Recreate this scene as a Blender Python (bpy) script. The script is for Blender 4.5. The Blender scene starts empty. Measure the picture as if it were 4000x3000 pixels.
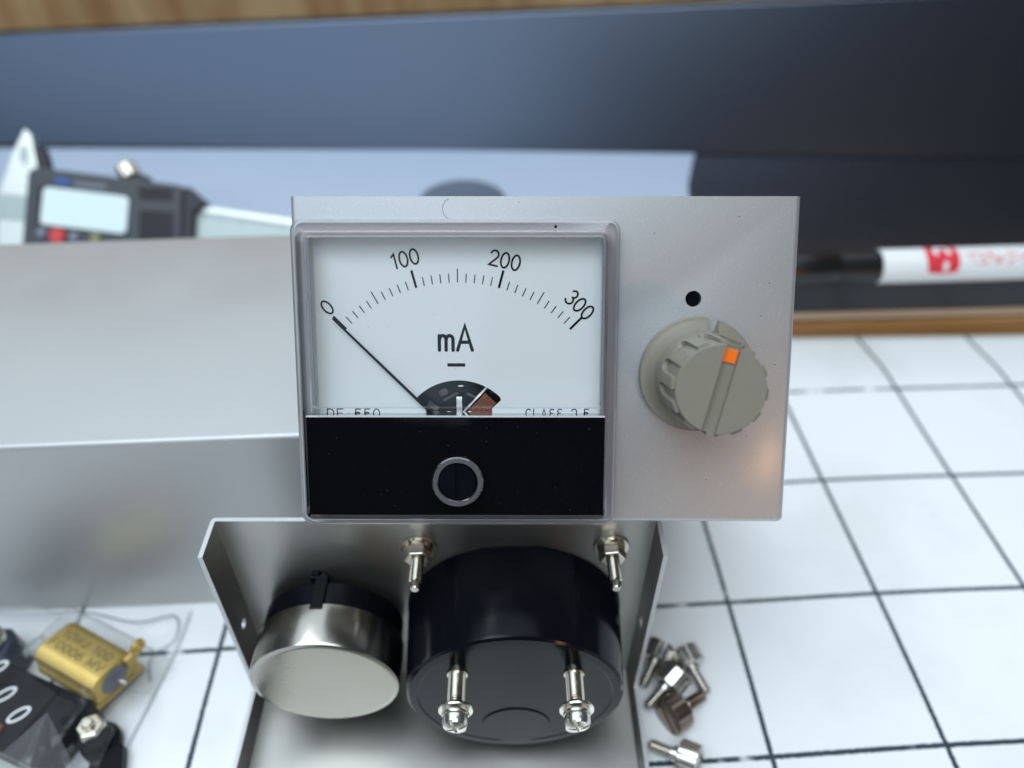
import bpy, bmesh, math, random
from mathutils import Vector, Matrix, Euler
random.seed(7)
S = 0.001                                   # everything below is written in millimetres
sc = bpy.context.scene
C = sc.collection
R = math.radians
PI = math.pi

# ------------------------------------------------------------------ camera, world, lamps, exposure
CAM_Z = 204.07
PITCH = 0.7192
cd = bpy.data.cameras.new('camera'); cam = bpy.data.objects.new('camera', cd); C.objects.link(cam)
cd.sensor_width = 36.0; cd.lens = 27.41; cd.clip_start = 0.005; cd.clip_end = 50
cam.location = (0, 0, CAM_Z*S)
cam.rotation_euler = (Matrix.Rotation(PI/2-PITCH, 4, 'X') @ Matrix.Rotation(-0.0127, 4, 'Z')).to_euler()
cd.dof.use_dof = True; cd.dof.focus_distance = 0.156; cd.dof.aperture_fstop = 8.0
sc.camera = cam

w = bpy.data.worlds.new('World'); sc.world = w; w.use_nodes = True
w.node_tree.nodes['Background'].inputs[0].default_value = (0.66, 0.76, 0.9, 1)
w.node_tree.nodes['Background'].inputs[1].default_value = 0.08

def area(name, loc, target, sx, sy, radiance, col, spread=180):
    l = bpy.data.lights.new(name, 'AREA'); l.shape = 'RECTANGLE'; l.size = sx; l.size_y = sy
    l.energy = radiance * sx * sy * PI; l.color = col; l.spread = R(spread)
    o = bpy.data.objects.new(name, l); C.objects.link(o); o.location = loc
    o.rotation_euler = (Vector(target)-Vector(loc)).to_track_quat('-Z', 'Y').to_euler()
    return o
area('window_light', (-0.98, -1.20, 1.02), (-0.4, 0.4, 0.05), 1.9, 0.62, 1.9, (0.62, 0.80, 1.0))
area('skylight', (-0.25, -0.30, 1.50), (0, 0.15, 0.02), 1.7, 1.0, 5.2, (0.80, 0.915, 1.0))
area('overhead_light', (-0.20, 0.85, 1.30), (0, 0.15, 0), 2.2, 1.5, 1.5, (0.78, 0.90, 1.0))
area('warm_lamp', (0.053+0.45*1.0, 0.1086-0.90*1.0, 0.084+0.115*1.0), (0.05, 0.1, 0.08), 0.06, 0.06, 46, (1.0, 0.56, 0.28))
sc.view_settings.view_transform = 'Standard'; sc.view_settings.look = 'None'
sc.view_settings.exposure = 0; sc.view_settings.gamma = 1
sc.cycles.use_denoising = True
sc.cycles.max_bounces = 16; sc.cycles.transparent_max_bounces = 24; sc.cycles.glossy_bounces = 6
sc.cycles.sample_clamp_indirect = 6

# ------------------------------------------------------------------ materials
def mat(name, col, rough=0.5, metal=0.0, spec=0.5, var=0.0, vscale=60, bump=0.0, bscale=800, coat=0.0, aniso=None, rvar=0.0):
    m = bpy.data.materials.new(name); m.use_nodes = True; nt = m.node_tree; b = nt.nodes['Principled BSDF']
    b.inputs['Base Color'].default_value = (*col, 1); b.inputs['Roughness'].default_value = rough
    b.inputs['Metallic'].default_value = metal; b.inputs['Specular IOR Level'].default_value = spec
    b.inputs['Coat Weight'].default_value = coat
    tc = nt.nodes.new('ShaderNodeTexCoord')
    if var or rvar:
        n = nt.nodes.new('ShaderNodeTexNoise'); n.inputs['Scale'].default_value = vscale; n.inputs['Detail'].default_value = 5
        nt.links.new(tc.outputs['Object'], n.inputs['Vector'])
        if var:
            mx = nt.nodes.new('ShaderNodeMix'); mx.data_type = 'RGBA'
            mx.inputs['A'].default_value = (*[c*(1-var) for c in col], 1); mx.inputs['B'].default_value = (*[min(1, c*(1+var)) for c in col], 1)
            nt.links.new(n.outputs['Fac'], mx.inputs['Factor']); nt.links.new(mx.outputs['Result'], b.inputs['Base Color'])
        if rvar:
            mr = nt.nodes.new('ShaderNodeMapRange'); mr.inputs['From Min'].default_value = .3; mr.inputs['From Max'].default_value = .7
            mr.inputs['To Min'].default_value = max(0.02, rough-rvar); mr.inputs['To Max'].default_value = rough+rvar
            nt.links.new(n.outputs['Fac'], mr.inputs['Value']); nt.links.new(mr.outputs['Result'], b.inputs['Roughness'])
    if bump:
        n2 = nt.nodes.new('ShaderNodeTexNoise'); n2.inputs['Scale'].default_value = bscale; n2.inputs['Detail'].default_value = 3
        bp = nt.nodes.new('ShaderNodeBump'); bp.inputs['Strength'].default_value = bump; bp.inputs['Distance'].default_value = 0.0002
        nt.links.new(tc.outputs['Object'], n2.inputs['Vector']); nt.links.new(n2.outputs['Fac'], bp.inputs['Height'])
        nt.links.new(bp.outputs['Normal'], b.inputs['Normal'])
    return m

def mat_silver():
    m = mat('silver_paint', (0.535, 0.53, 0.53), 0.46, 0.72, var=0.03, vscale=40, coat=0.45)
    m.node_tree.nodes['Principled BSDF'].inputs['Coat Roughness'].default_value = 0.17
    nt = m.node_tree; b = nt.nodes['Principled BSDF']; tc = nt.nodes.new('ShaderNodeTexCoord')
    v = nt.nodes.new('ShaderNodeTexVoronoi'); v.inputs['Scale'].default_value = 6500
    nt.links.new(tc.outputs['Object'], v.inputs['Vector'])
    n = nt.nodes.new('ShaderNodeTexNoise'); n.inputs['Scale'].default_value = 2600; n.inputs['Detail'].default_value = 2
    nt.links.new(tc.outputs['Object'], n.inputs['Vector'])
    bp = nt.nodes.new('ShaderNodeBump'); bp.inputs['Strength'].default_value = 0.22; bp.inputs['Distance'].default_value = 0.00006
    nt.links.new(n.outputs['Fac'], bp.inputs['Height']); nt.links.new(bp.outputs['Normal'], b.inputs['Normal'])
    # metallic flakes: a few cells of the paint are brighter than the rest
    sep = nt.nodes.new('ShaderNodeSeparateColor'); nt.links.new(v.outputs['Color'], sep.inputs[0])
    mr = nt.nodes.new('ShaderNodeMapRange'); mr.inputs['From Min'].default_value = 0.93; mr.inputs['From Max'].default_value = 1.0
    mr.inputs['To Min'].default_value = 0; mr.inputs['To Max'].default_value = 0.32
    nt.links.new(sep.outputs[0], mr.inputs['Value'])
    old = b.inputs['Base Color'].links[0].from_socket
    mx = nt.nodes.new('ShaderNodeMix'); mx.data_type = 'RGBA'; mx.inputs['B'].default_value = (0.95, 0.95, 0.97, 1)
    nt.links.new(old, mx.inputs['A']); nt.links.new(mr.outputs['Result'], mx.inputs['Factor'])
    nt.links.new(mx.outputs['Result'], b.inputs['Base Color'])
    return m

def mat_clear(name, tint, gloss, milk, rough=0.03):
    m = bpy.data.materials.new(name); m.use_nodes = True; nt = m.node_tree; nt.nodes.clear()
    out = nt.nodes.new('ShaderNodeOutputMaterial')
    tr = nt.nodes.new('ShaderNodeBsdfTransparent'); tr.inputs[0].default_value = (*tint, 1)
    gl = nt.nodes.new('ShaderNodeBsdfGlossy'); gl.inputs['Roughness'].default_value = rough
    df = nt.nodes.new('ShaderNodeBsdfDiffuse'); df.inputs[0].default_value = (0.80, 0.77, 0.80, 1)
    fr = nt.nodes.new('ShaderNodeFresnel'); fr.inputs['IOR'].default_value = 1.49
    ml = nt.nodes.new('ShaderNodeMath'); ml.operation = 'MULTIPLY'; ml.inputs[1].default_value = gloss; ml.use_clamp = True
    nt.links.new(fr.outputs[0], ml.inputs[0])
    m1 = nt.nodes.new('ShaderNodeMixShader'); m1.inputs[0].default_value = milk
    nt.links.new(tr.outputs[0], m1.inputs[1]); nt.links.new(df.outputs[0], m1.inputs[2])
    m2 = nt.nodes.new('ShaderNodeMixShader'); nt.links.new(ml.outputs[0], m2.inputs[0])
    nt.links.new(m1.outputs[0], m2.inputs[1]); nt.links.new(gl.outputs[0], m2.inputs[2])
    nt.links.new(m2.outputs[0], out.inputs[0])
    return m

def mat_wood(name, c1, c2, rot=(0, 0, 0), scale=(1, 1, 1), rough=0.5):
    m = mat(name, c1, rough); nt = m.node_tree; b = nt.nodes['Principled BSDF']
    tc = nt.nodes.new('ShaderNodeTexCoord'); mp = nt.nodes.new('ShaderNodeMapping')
    mp.inputs['Rotation'].default_value = rot; mp.inputs['Scale'].default_value = scale
    nt.links.new(tc.outputs['Object'], mp.inputs[0])
    n = nt.nodes.new('ShaderNodeTexNoise'); n.inputs['Scale'].default_value = 1; n.inputs['Detail'].default_value = 6; n.inputs['Distortion'].default_value = 0.6
    nt.links.new(mp.outputs[0], n.inputs['Vector'])
    cr = nt.nodes.new('ShaderNodeValToRGB'); cr.color_ramp.elements[0].position = .34; cr.color_ramp.elements[1].position = .66
    cr.color_ramp.elements[0].color = (*c1, 1); cr.color_ramp.elements[1].color = (*c2, 1)
    nt.links.new(n.outputs['Fac'], cr.inputs[0]); nt.links.new(cr.outputs[0], b.inputs['Base Color'])
    return m

def mat_grid():
    # white sheet with dark green ruled lines: the lines sit at the whole numbers of the sheet's own UV
    m = mat('grid_sheet', (0.80, 0.80, 0.80), 0.45); nt = m.node_tree; b = nt.nodes['Principled BSDF']
    N = nt.nodes; Lk = nt.links
    tc = N.new('ShaderNodeTexCoord'); uv = N.new('ShaderNodeUVMap'); uv.uv_map = 'UVMap'
    sep = N.new('ShaderNodeSeparateXYZ'); Lk.new(uv.outputs[0], sep.inputs[0])
    nz = N.new('ShaderNodeTexNoise'); nz.inputs['Scale'].default_value = 900; nz.inputs['Detail'].default_value = 2
    Lk.new(tc.outputs['Object'], nz.inputs['Vector'])
    nz2 = N.new('ShaderNodeTexNoise'); nz2.inputs['Scale'].default_value = 55; nz2.inputs['Detail'].default_value = 3
    Lk.new(tc.outputs['Object'], nz2.inputs['Vector'])
    def math_(op, a, c=None, v=None):
        n = N.new('ShaderNodeMath'); n.operation = op
        Lk.new(a, n.inputs[0])
        if c is not None: Lk.new(c, n.inputs[1])
        if v is not None: n.inputs[1].default_value = v
        return n.outputs[0]
    outs = []
    for ax in (0, 1):
        a = math_('ADD', sep.outputs[ax], v=100.5)
        a = math_('FRACT', a); a = math_('SUBTRACT', a, v=0.5); a = math_('ABSOLUTE', a)
        j = math_('MULTIPLY', math_('SUBTRACT', nz.outputs['Fac'], v=0.5), v=0.012)
        a = math_('ADD', a, j)
        mr = N.new('ShaderNodeMapRange'); mr.interpolation_type = 'SMOOTHSTEP'
        mr.inputs['From Min'].default_value = 0.0105; mr.inputs['From Max'].default_value = 0.0190
        mr.inputs['To Min'].default_value = 1; mr.inputs['To Max'].default_value = 0
        Lk.new(a, mr.inputs['Value']); outs.append(mr.outputs['Result'])
    mx = math_('MAXIMUM', outs[0], outs[1])
    # worn-off spots in the ruling
    wr = N.new('ShaderNodeMapRange'); wr.inputs['From Min'].default_value = 0.62; wr.inputs['From Max'].default_value = 0.69
    wr.inputs['To Min'].default_value = 1; wr.inputs['To Max'].default_value = 0.12; Lk.new(nz2.outputs['Fac'], wr.inputs['Value'])
    fac = math_('MULTIPLY', mx, wr.outputs['Result'])
    # soft grime
    nz3 = N.new('ShaderNodeTexNoise'); nz3.inputs['Scale'].default_value = 22; nz3.inputs['Detail'].default_value = 6
    Lk.new(tc.outputs['Object'], nz3.inputs['Vector'])
    cr = N.new('ShaderNodeValToRGB'); cr.color_ramp.elements[0].position = .30; cr.color_ramp.elements[1].position = .50
    cr.color_ramp.elements[0].color = (0.72, 0.72, 0.71, 1); cr.color_ramp.elements[1].color = (0.80, 0.80, 0.80, 1)
    Lk.new(nz3.outputs['Fac'], cr.inputs[0])
    nz4 = N.new('ShaderNodeTexVoronoi'); nz4.inputs['Scale'].default_value = 60; Lk.new(tc.outputs['Object'], nz4.inputs['Vector'])
    sp = N.new('ShaderNodeMapRange'); sp.inputs['From Min'].default_value = 0.025; sp.inputs['From Max'].default_value = 0.05
    sp.inputs['To Min'].default_value = 0.25; sp.inputs['To Max'].default_value = 0; Lk.new(nz4.outputs['Distance'], sp.inputs['Value'])
    m0 = N.new('ShaderNodeMix'); m0.data_type = 'RGBA'; m0.inputs['B'].default_value = (0.3, 0.32, 0.3, 1)
    Lk.new(sp.outputs['Result'], m0.inputs['Factor']); Lk.new(cr.outputs[0], m0.inputs['A'])
    mm = N.new('ShaderNodeMix'); mm.data_type = 'RGBA'; mm.inputs['B'].default_value = (0.014, 0.036, 0.048, 1)
    Lk.new(fac, mm.inputs['Factor']); Lk.new(m0.outputs['Result'], mm.inputs['A'])
    Lk.new(mm.outputs['Result'], b.inputs['Base Color'])
    return m

M = {}
M['silver'] = mat_silver()
M['cover_metal'] = mat('cover_paint', (0.45, 0.45, 0.445), 0.40, 0.48, var=0.05, vscale=28, rvar=0.07, bump=0.08, bscale=3000)
M['nickel'] = mat('nickel', (0.68, 0.62, 0.51), 0.19, 1.0, var=0.12, vscale=400, rvar=0.08)
M['can'] = mat('plated_can', (0.405, 0.385, 0.345), 0.25, 1.0, var=0.16, vscale=90, rvar=0.09)
M['tin'] = mat('tinned_metal', (0.78, 0.76, 0.70), 0.25, 1.0)
M['black_gloss'] = mat('black_bakelite', (0.004, 0.004, 0.0065), 0.17, spec=0.15, bump=0.03, bscale=900, rvar=0.05, vscale=200)
M['black_matte'] = mat('black_plastic', (0.0045, 0.0045, 0.006), 0.38, spec=0.13, bump=0.15, bscale=4000)
M['black_textured'] = mat('black_grained_mask', (0.0025, 0.0025, 0.003), 0.7, spec=0.03, bump=0.35, bscale=3500)
M['ink'] = mat('black_ink', (0.004, 0.0045, 0.008), 0.8, spec=0.05)
M['dial'] = mat('dial_white', (0.77, 0.785, 0.775), 0.5)
M['knob'] = mat('olive_grey_plastic', (0.225, 0.203, 0.155), 0.48, spec=0.35, var=0.05, vscale=300, bump=0.12, bscale=2500)
M['orange'] = mat('orange_insert', (0.95, 0.17, 0.01), 0.35)
M['copper'] = mat('copper_coil', (0.25, 0.09, 0.055), 0.35, 0.6)
M['clear'] = mat_clear('clear_acrylic', (0.985, 0.99, 0.99), 0.3, 0.0)
M['clear_edge'] = mat_clear('clear_acrylic_edge', (0.915, 0.90, 0.905), 1.6, 0.12, 0.08)
M['gold'] = mat('gold_anodised', (0.60, 0.42, 0.12), 0.42, 0.75, var=0.06, vscale=300)
M['epoxy'] = mat('grey_epoxy', (0.20, 0.21, 0.24), 0.5)
M['red'] = mat('red_plastic', (0.30, 0.05, 0.03), 0.4)
M['white_print'] = mat('white_print', (0.72, 0.72, 0.72), 0.5)
M['red_print'] = mat('red_print', (0.70, 0.03, 0.05), 0.5)
M['pale_red_print'] = mat('thin_red_print', (0.75, 0.16, 0.14), 0.5)
M['pen_white'] = mat('white_barrel', (0.80, 0.80, 0.79), 0.3)
M['pen_black'] = mat('black_cap', (0.010, 0.009, 0.009), 0.25)
M['slab'] = mat('black_glossy_board', (0.014, 0.014, 0.018), 0.3, spec=0.35, rvar=0.04, vscale=30, coat=0.2)
M['backboard'] = mat('dark_blue_grey_board', (0.118, 0.138, 0.178), 0.30, 1.0, spec=0.5, coat=0.0, bump=0.05, bscale=1500)
M['backboard'].node_tree.nodes['Principled BSDF'].inputs['Specular Tint'].default_value = (0.78, 0.88, 1.0, 1)
M['sheet'] = mat('pale_blue_patch', (0.41, 0.475, 0.585), 0.4, var=0.03, vscale=20)
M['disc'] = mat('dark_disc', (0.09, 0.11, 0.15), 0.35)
M['wood_front'] = mat_wood('orange_wood', (0.36, 0.17, 0.05), (0.50, 0.28, 0.11), scale=(14, 14, 260))
M['wood_pale'] = mat_wood('pale_plywood', (0.48, 0.31, 0.20), (0.58, 0.42, 0.29), scale=(10, 10, 300))
M['wood_back'] = mat_wood('brown_wood', (0.36, 0.17, 0.065), (0.58, 0.38, 0.19), rot=(0, R(12), 0), scale=(42, 10, 9), rough=0.6)
M['desk'] = mat_wood('desk_wood', (0.28, 0.15, 0.06), (0.4, 0.25, 0.12), scale=(8, 60, 8))
M['grid'] = mat_grid()
M['caliper_body'] = mat('dark_grey_plastic', (0.045, 0.048, 0.058), 0.5, bump=0.1)
M['caliper_dark'] = mat('black_rubbery_plastic', (0.012, 0.013, 0.018), 0.5)
M['steel'] = mat('satin_steel', (0.72, 0.74, 0.70), 0.38, 0.7)
M['steel_grey'] = mat('etched_steel', (0.40, 0.45, 0.43), 0.45, 0.5)
M['lcd'] = mat('lcd_glass', (0.74, 0.84, 0.82), 0.25)
M['blue'] = mat('blue_badge', (0.02, 0.09, 0.33), 0.4)
M['red_btn'] = mat('red_button', (0.62, 0.05, 0.05), 0.4)
M['yellow'] = mat('yellow_mark', (0.30, 0.27, 0.12), 0.4)
M['film'] = mat_clear('clear_film', (0.98, 0.985, 0.988), 0.4, 0.010, 0.12)
M['film_fold'] = mat_clear('clear_film_folded', (0.84, 0.86, 0.88), 1.6, 0.10, 0.15)

# ------------------------------------------------------------------ mesh helpers (millimetres in, metres out)
I4 = Matrix.Identity(4)
def T(x, y, z): return Matrix.Translation((x, y, z))
def RX(a): return Matrix.Rotation(a, 4, 'X')
def RY(a): return Matrix.Rotation(a, 4, 'Y')
def RZ(a): return Matrix.Rotation(a, 4, 'Z')
def axis_to(d):
    return Vector(d).to_track_quat('Z', 'Y').to_matrix().to_4x4()

class MB:
    def __init__(s): s.v = []; s.f = []; s.m = []
    def add(s, vs, fs, mi=0, X=I4):
        o = len(s.v); s.v += [X @ Vector(v) for v in vs]
        s.f += [tuple(i+o for i in f) for f in fs]; s.m += [mi]*len(fs); return s
    def box(s, a, b, mi=0, X=I4):
        x0, y0, z0 = a; x1, y1, z1 = b
        vs = [(x0,y0,z0),(x1,y0,z0),(x1,y1,z0),(x0,y1,z0),(x0,y0,z1),(x1,y0,z1),(x1,y1,z1),(x0,y1,z1)]
        return s.add(vs, [(0,3,2,1),(4,5,6,7),(0,1,5,4),(1,2,6,5),(2,3,7,6),(3,0,4,7)], mi, X)
    def prism(s, pts, z0, z1, mi=0, X=I4):
        # outline pts (x,y) counter-clockwise, extruded along z
        n = len(pts); vs = [(p[0], p[1], z0) for p in pts]+[(p[0], p[1], z1) for p in pts]
        fs = [tuple(range(n-1, -1, -1)), tuple(range(n, 2*n))]+[(i, (i+1) % n, n+(i+1) % n, n+i) for i in range(n)]
        return s.add(vs, fs, mi, X)
    def lathe(s, prof, X=I4, n=48, mi=0, cap=True, rf=None):
        # prof: (r, h) pairs along +z
        vs = []; fs = []
        for r, h in prof:
            for i in range(n):
                a = 2*PI*i/n; rr = rf(r, h, i) if rf else r
                vs.append((rr*math.cos(a), rr*math.sin(a), h))
        for k in range(len(prof)-1):
            for i in range(n):
                j = (i+1) % n; fs.append((k*n+i, k*n+j, (k+1)*n+j, (k+1)*n+i))
        if cap:
            fs.append(tuple(range(n-1, -1, -1))); k = (len(prof)-1)*n; fs.append(tuple(k+i for i in range(n)))
        return s.add(vs, fs, mi, X)
    def tube(s, pts, r, n=10, mi=0, X=I4):
        pts = [Vector(p) for p in pts]; vs = []; fs = []
        for k, p in enumerate(pts):
            d = (pts[min(k+1, len(pts)-1)]-pts[max(k-1, 0)]).normalized()
            u = d.orthogonal().normalized(); w_ = d.cross(u)
            if k and abs(u.dot(pu)) < 2:
                u = (pu-d*pu.dot(d)).normalized(); w_ = d.cross(u)
            pu = u
            for i in range(n):
                a = 2*PI*i/n; vs.append(p+(u*math.cos(a)+w_*math.sin(a))*r)
        for k in range(len(pts)-1):
            for i in range(n):
                j = (i+1) % n; fs.append((k*n+i, k*n+j, (k+1)*n+j, (k+1)*n+i))
        fs.append(tuple(range(n-1, -1, -1))); k = (len(pts)-1)*n; fs.append(tuple(k+i for i in range(n)))
        return s.add(vs, fs, mi, X)
    def mesh(s, name, mats, smooth=35):
        me = bpy.data.meshes.new(name); me.from_pydata([tuple(v*S) for v in s.v], [], s.f)
        for m in (mats if isinstance(mats, (list, tuple)) else [mats]): me.materials.append(m)
        me.polygons.foreach_set('material_index', s.m)
        me.update()
        if smooth:
            me.polygons.foreach_set('use_smooth', [True]*len(me.polygons)); me.set_sharp_from_angle(angle=R(smooth))
        return me
    def obj(s, name, mats, parent=None, smooth=35, bevel=0, seg=2, loc=(0,0,0)):
        o = bpy.data.objects.new(name, s.mesh(name, mats, smooth)); C.objects.link(o); o.parent = parent
        o.location = Vector(loc)*S
        if bevel:
            b = o.modifiers.new('bevel', 'BEVEL'); b.width = bevel*S; b.segments = seg; b.limit_method = 'ANGLE'; b.angle_limit = R(40)
            b.harden_normals = False
        return o

def bake(o):
    """apply the modifiers of o into its mesh"""
    dg = bpy.context.evaluated_depsgraph_get(); dg.update()
    me = bpy.data.meshes.new_from_object(o.evaluated_get(dg)); old = o.data
    o.modifiers.clear(); me.name = old.name; o.data = me; bpy.data.meshes.remove(old)
    me.polygons.foreach_set('use_smooth', [True]*len(me.polygons)); me.set_sharp_from_angle(angle=R(32))
    return o
def cut(o, mb):
    c = mb.obj('cutter', M['ink'], o.parent, smooth=0); c.matrix_parent_inverse = o.matrix_parent_inverse
    b = o.modifiers.new('cut', 'BOOLEAN'); b.operation = 'DIFFERENCE'; b.object = c; b.solver = 'EXACT'
    bake(o); me = c.data; bpy.data.objects.remove(c); bpy.data.meshes.remove(me)

def tag(o, label, cat, group=None):
    o['label'] = label; o['category'] = cat
    if group: o['group'] = group
    return o
def struct(o): o['kind'] = 'structure'; return o
def empty(name, loc=(0,0,0), rot=(0,0,0)):
    o = bpy.data.objects.new(name, None); C.objects.link(o); o.empty_display_size = 0.01
    o.location = Vector(loc)*S; o.rotation_euler = rot; return o
def copy_tree(o, parent=None):
    c = o.copy(); C.objects.link(c); c.parent = parent
    for ch in [x for x in bpy.data.objects if x.parent == o]: copy_tree(ch, c)
    return c

# ---- single-line lettering drawn as ribbons with round ends
def arc(cx, cy, rx, ry, a0, a1, n=12):
    return [(cx+rx*math.cos(R(a0+(a1-a0)*i/n)), cy+ry*math.sin(R(a0+(a1-a0)*i/n))) for i in range(n+1)]
G = {
 '0': (.62, [arc(.31,.5,.27,.5,90,450,28)]),
 '1': (.36, [[(.02,.80),(.22,.98),(.22,0)]]),
 '2': (.62, [arc(.30,.72,.26,.28,165,-38,12)+[(.05,0),(.60,0)]]),
 '3': (.60, [arc(.29,.75,.22,.25,155,-80,12), arc(.28,.26,.27,.27,80,-150,14)]),
 '5': (.60, [[(.52,1),(.12,1),(.07,.55)]+arc(.27,.32,.27,.31,110,-150,12)]),
 '6': (.60, [arc(.55,.5,.48,.5,100,180,8)+arc(.31,.3,.25,.3,180,520,16)]),
 'm': (.66, [[(.03,0),(.03,.60)], [(.03,.42)]+arc(.175,.44,.13,.16,170,0,8)+[(.305,0)], [(.305,.42)]+arc(.45,.44,.14,.16,170,0,8)+[(.59,0)]]),
 'A': (.66, [[(0,0),(.30,1),(.60,0)], [(.10,.33),(.50,.33)]]),
 'D': (.66, [[(.28,0),(0,0),(0,1),(.28,1)]+arc(.28,.5,.28,.5,90,-90,10)[1:]]),
 'E': (.60, [[(.5,0),(0,0),(0,1),(.5,1)], [(0,.52),(.42,.52)]]),
 'C': (.62, [arc(.30,.5,.28,.5,50,310,14)]),
 'L': (.56, [[(0,1),(0,0),(.46,0)]]),
 'S': (.60, [arc(.27,.75,.23,.25,40,270,9)+arc(.27,.25,.25,.25,90,-140,10)]),
 '-': (.50, [[(.06,.48),(.38,.48)]]), '.': (.24, [[(.06,0),(.08,.05)]]), ' ': (.42, []),
 'W': (.86, [[(0,1),(.2,0),(.4,.9),(.6,0),(.8,1)]]), 'J': (.5, [[(.38,1),(.38,.25)]+arc(.2,.22,.18,.22,0,-170,6)]),
 'O': (.7, [[(.05,0),(.2,0)]+arc(.32,.55,.28,.42,-125,-415,14)+[(.44,0),(.6,0)]]),
 'F': (.56, [[(0,0),(0,1),(.5,1)], [(0,.5),(.4,.5)]]), 'M': (.8, [[(0,0),(0,1),(.35,.2),(.7,1),(.7,0)]]), 'V': (.7, [[(0,1),(.3,0),(.6,1)]]),
 'ma': (1.0, [[(.02,.88),(.86,.88),(.48,.40)], [(.26,.56),(.62,.14)]]),
 'ji': (1.0, [[(.10,.86),(.34,.76)], [(.02,.58),(.26,.48)], [(.06,.08),(.50,.22),(.86,.66)], [(.62,.98),(.70,.82)], [(.80,.98),(.88,.82)]]),
 'tsu': (.8, [[(.08,.56),(.14,.38)], [(.34,.62),(.40,.42)], [(.72,.62),(.60,.28),(.26,.04)]]),
 'ku': (1.0, [[(.36,.98),(.08,.56)], [(.30,.82),(.84,.82),(.62,.36),(.20,.02)]]),
 'i': (1.0, [[(.80,.98),(.44,.62),(.02,.42)], [(.48,.62),(.48,.02)]]),
}
def ribbon(mb, pts, wd, X, mi=0, z=0.0):
    closed = (Vector(pts[0])-Vector(pts[-1])).length < 1e-4
    P = [Vector(p) for p in (pts[:-1] if closed else pts)]; n = len(P); L_ = []; R_ = []
    for i in range(n):
        a = P[i-1] if (i or closed) else None; b = P[(i+1) % n] if (i < n-1 or closed) else None
        d1 = (P[i]-a).normalized() if a is not None else None; d2 = (b-P[i]).normalized() if b is not None else None
        if d1 is None: d1 = d2
        if d2 is None: d2 = d1
        t = d1+d2
        t = t.normalized() if t.length > 1e-6 else d1
        nrm = Vector((-t.y, t.x)); k = min(2.2, 1/max(.3, nrm.dot(Vector((-d1.y, d1.x)))))
        L_.append(P[i]+nrm*wd/2*k); R_.append(P[i]-nrm*wd/2*k)
    vs = [(p.x, p.y, z) for p in L_]+[(p.x, p.y, z) for p in R_]; fs = []
    for i in range(n if closed else n-1):
        j = (i+1) % n; fs.append((i, n+i, n+j, j))
    mb.add(vs, fs, mi, X)
    if not closed:
        for i, q in ((0, 1), (n-1, n-2)):
            d = (P[i]-P[q]).normalized(); a0 = math.atan2(d.y, d.x)-PI/2
            cap = [(P[i].x+wd/2*math.cos(a0+PI*k/6), P[i].y+wd/2*math.sin(a0+PI*k/6), z) for k in range(7)]
            mb.add(cap, [tuple(range(7))], mi, X)
def text(mb, chars, h, wd, X, mi=0, gap=.12, centre=True, sx=1.0):
    """chars: list of glyph keys, cap height h mm; X maps the text plane (x right, y up, z out) to local space"""
    tot = sum(G[c][0]+gap for c in chars)*sx-gap*sx; x = -tot/2 if centre else 0; k = 0
    for c in chars:
        for st in G[c][1]:
            pts = [((x+p[0]*sx)*h, (p[1]-(.5 if centre else 0))*h) for p in st]
            ribbon(mb, pts, wd, X, mi, z=0.012*k); k += 1
        k = 0 if k > 4 else k
        x += (G[c][0]+gap)*sx
# plane facing -y (front of the unit): text x -> +x, text y -> +z, out -> -y
FRONT = Matrix(((1,0,0,0),(0,0,-1,0),(0,1,0,0),(0,0,0,1)))

def rrect(x0, x1, z0, z1, r, n=4):
    pts = []
    for cx, cz, a in ((x1-r, z1-r, 0), (x0+r, z1-r, 90), (x0+r, z0+r, 180), (x1-r, z0+r, 270)):
        for i in range(n+1):
            t = R(a+90*i/n); pts.append((cx+r*math.cos(t), cz+r*math.sin(t)))
    return pts
def loft(mb, loops, cap=False, cap0=False, mi=0, mcap=None):
    """loops: list of (outline xz points, y). Front is -y, outlines are counter-clockwise seen from the front"""
    n = len(loops[0][0]); vs = [(p[0], y, p[1]) for pts, y in loops for p in pts]; fs = []
    for k in range(len(loops)-1):
        for i in range(n):
            j = (i+1) % n; fs.append((k*n+i, k*n+j, (k+1)*n+j, (k+1)*n+i))
    mb.add(vs, fs, mi)
    if cap:
        o = len(mb.v)-n; mb.f.append(tuple(range(o, o+n))); mb.m.append(mi if mcap is None else mcap)
    if cap0:
        o = len(mb.v)-n*len(loops); mb.f.append(tuple(range(o+n-1, o-1, -1))); mb.m.append(mi)

# ------------------------------------------------------------------ setting: desk, ruled sheet, boards
YAW = 0.0398
b = MB(); b.box((-700, -400, -22), (700, 900, -1.2)); struct(b.obj('desk_surface', M['desk'], smooth=0))

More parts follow.
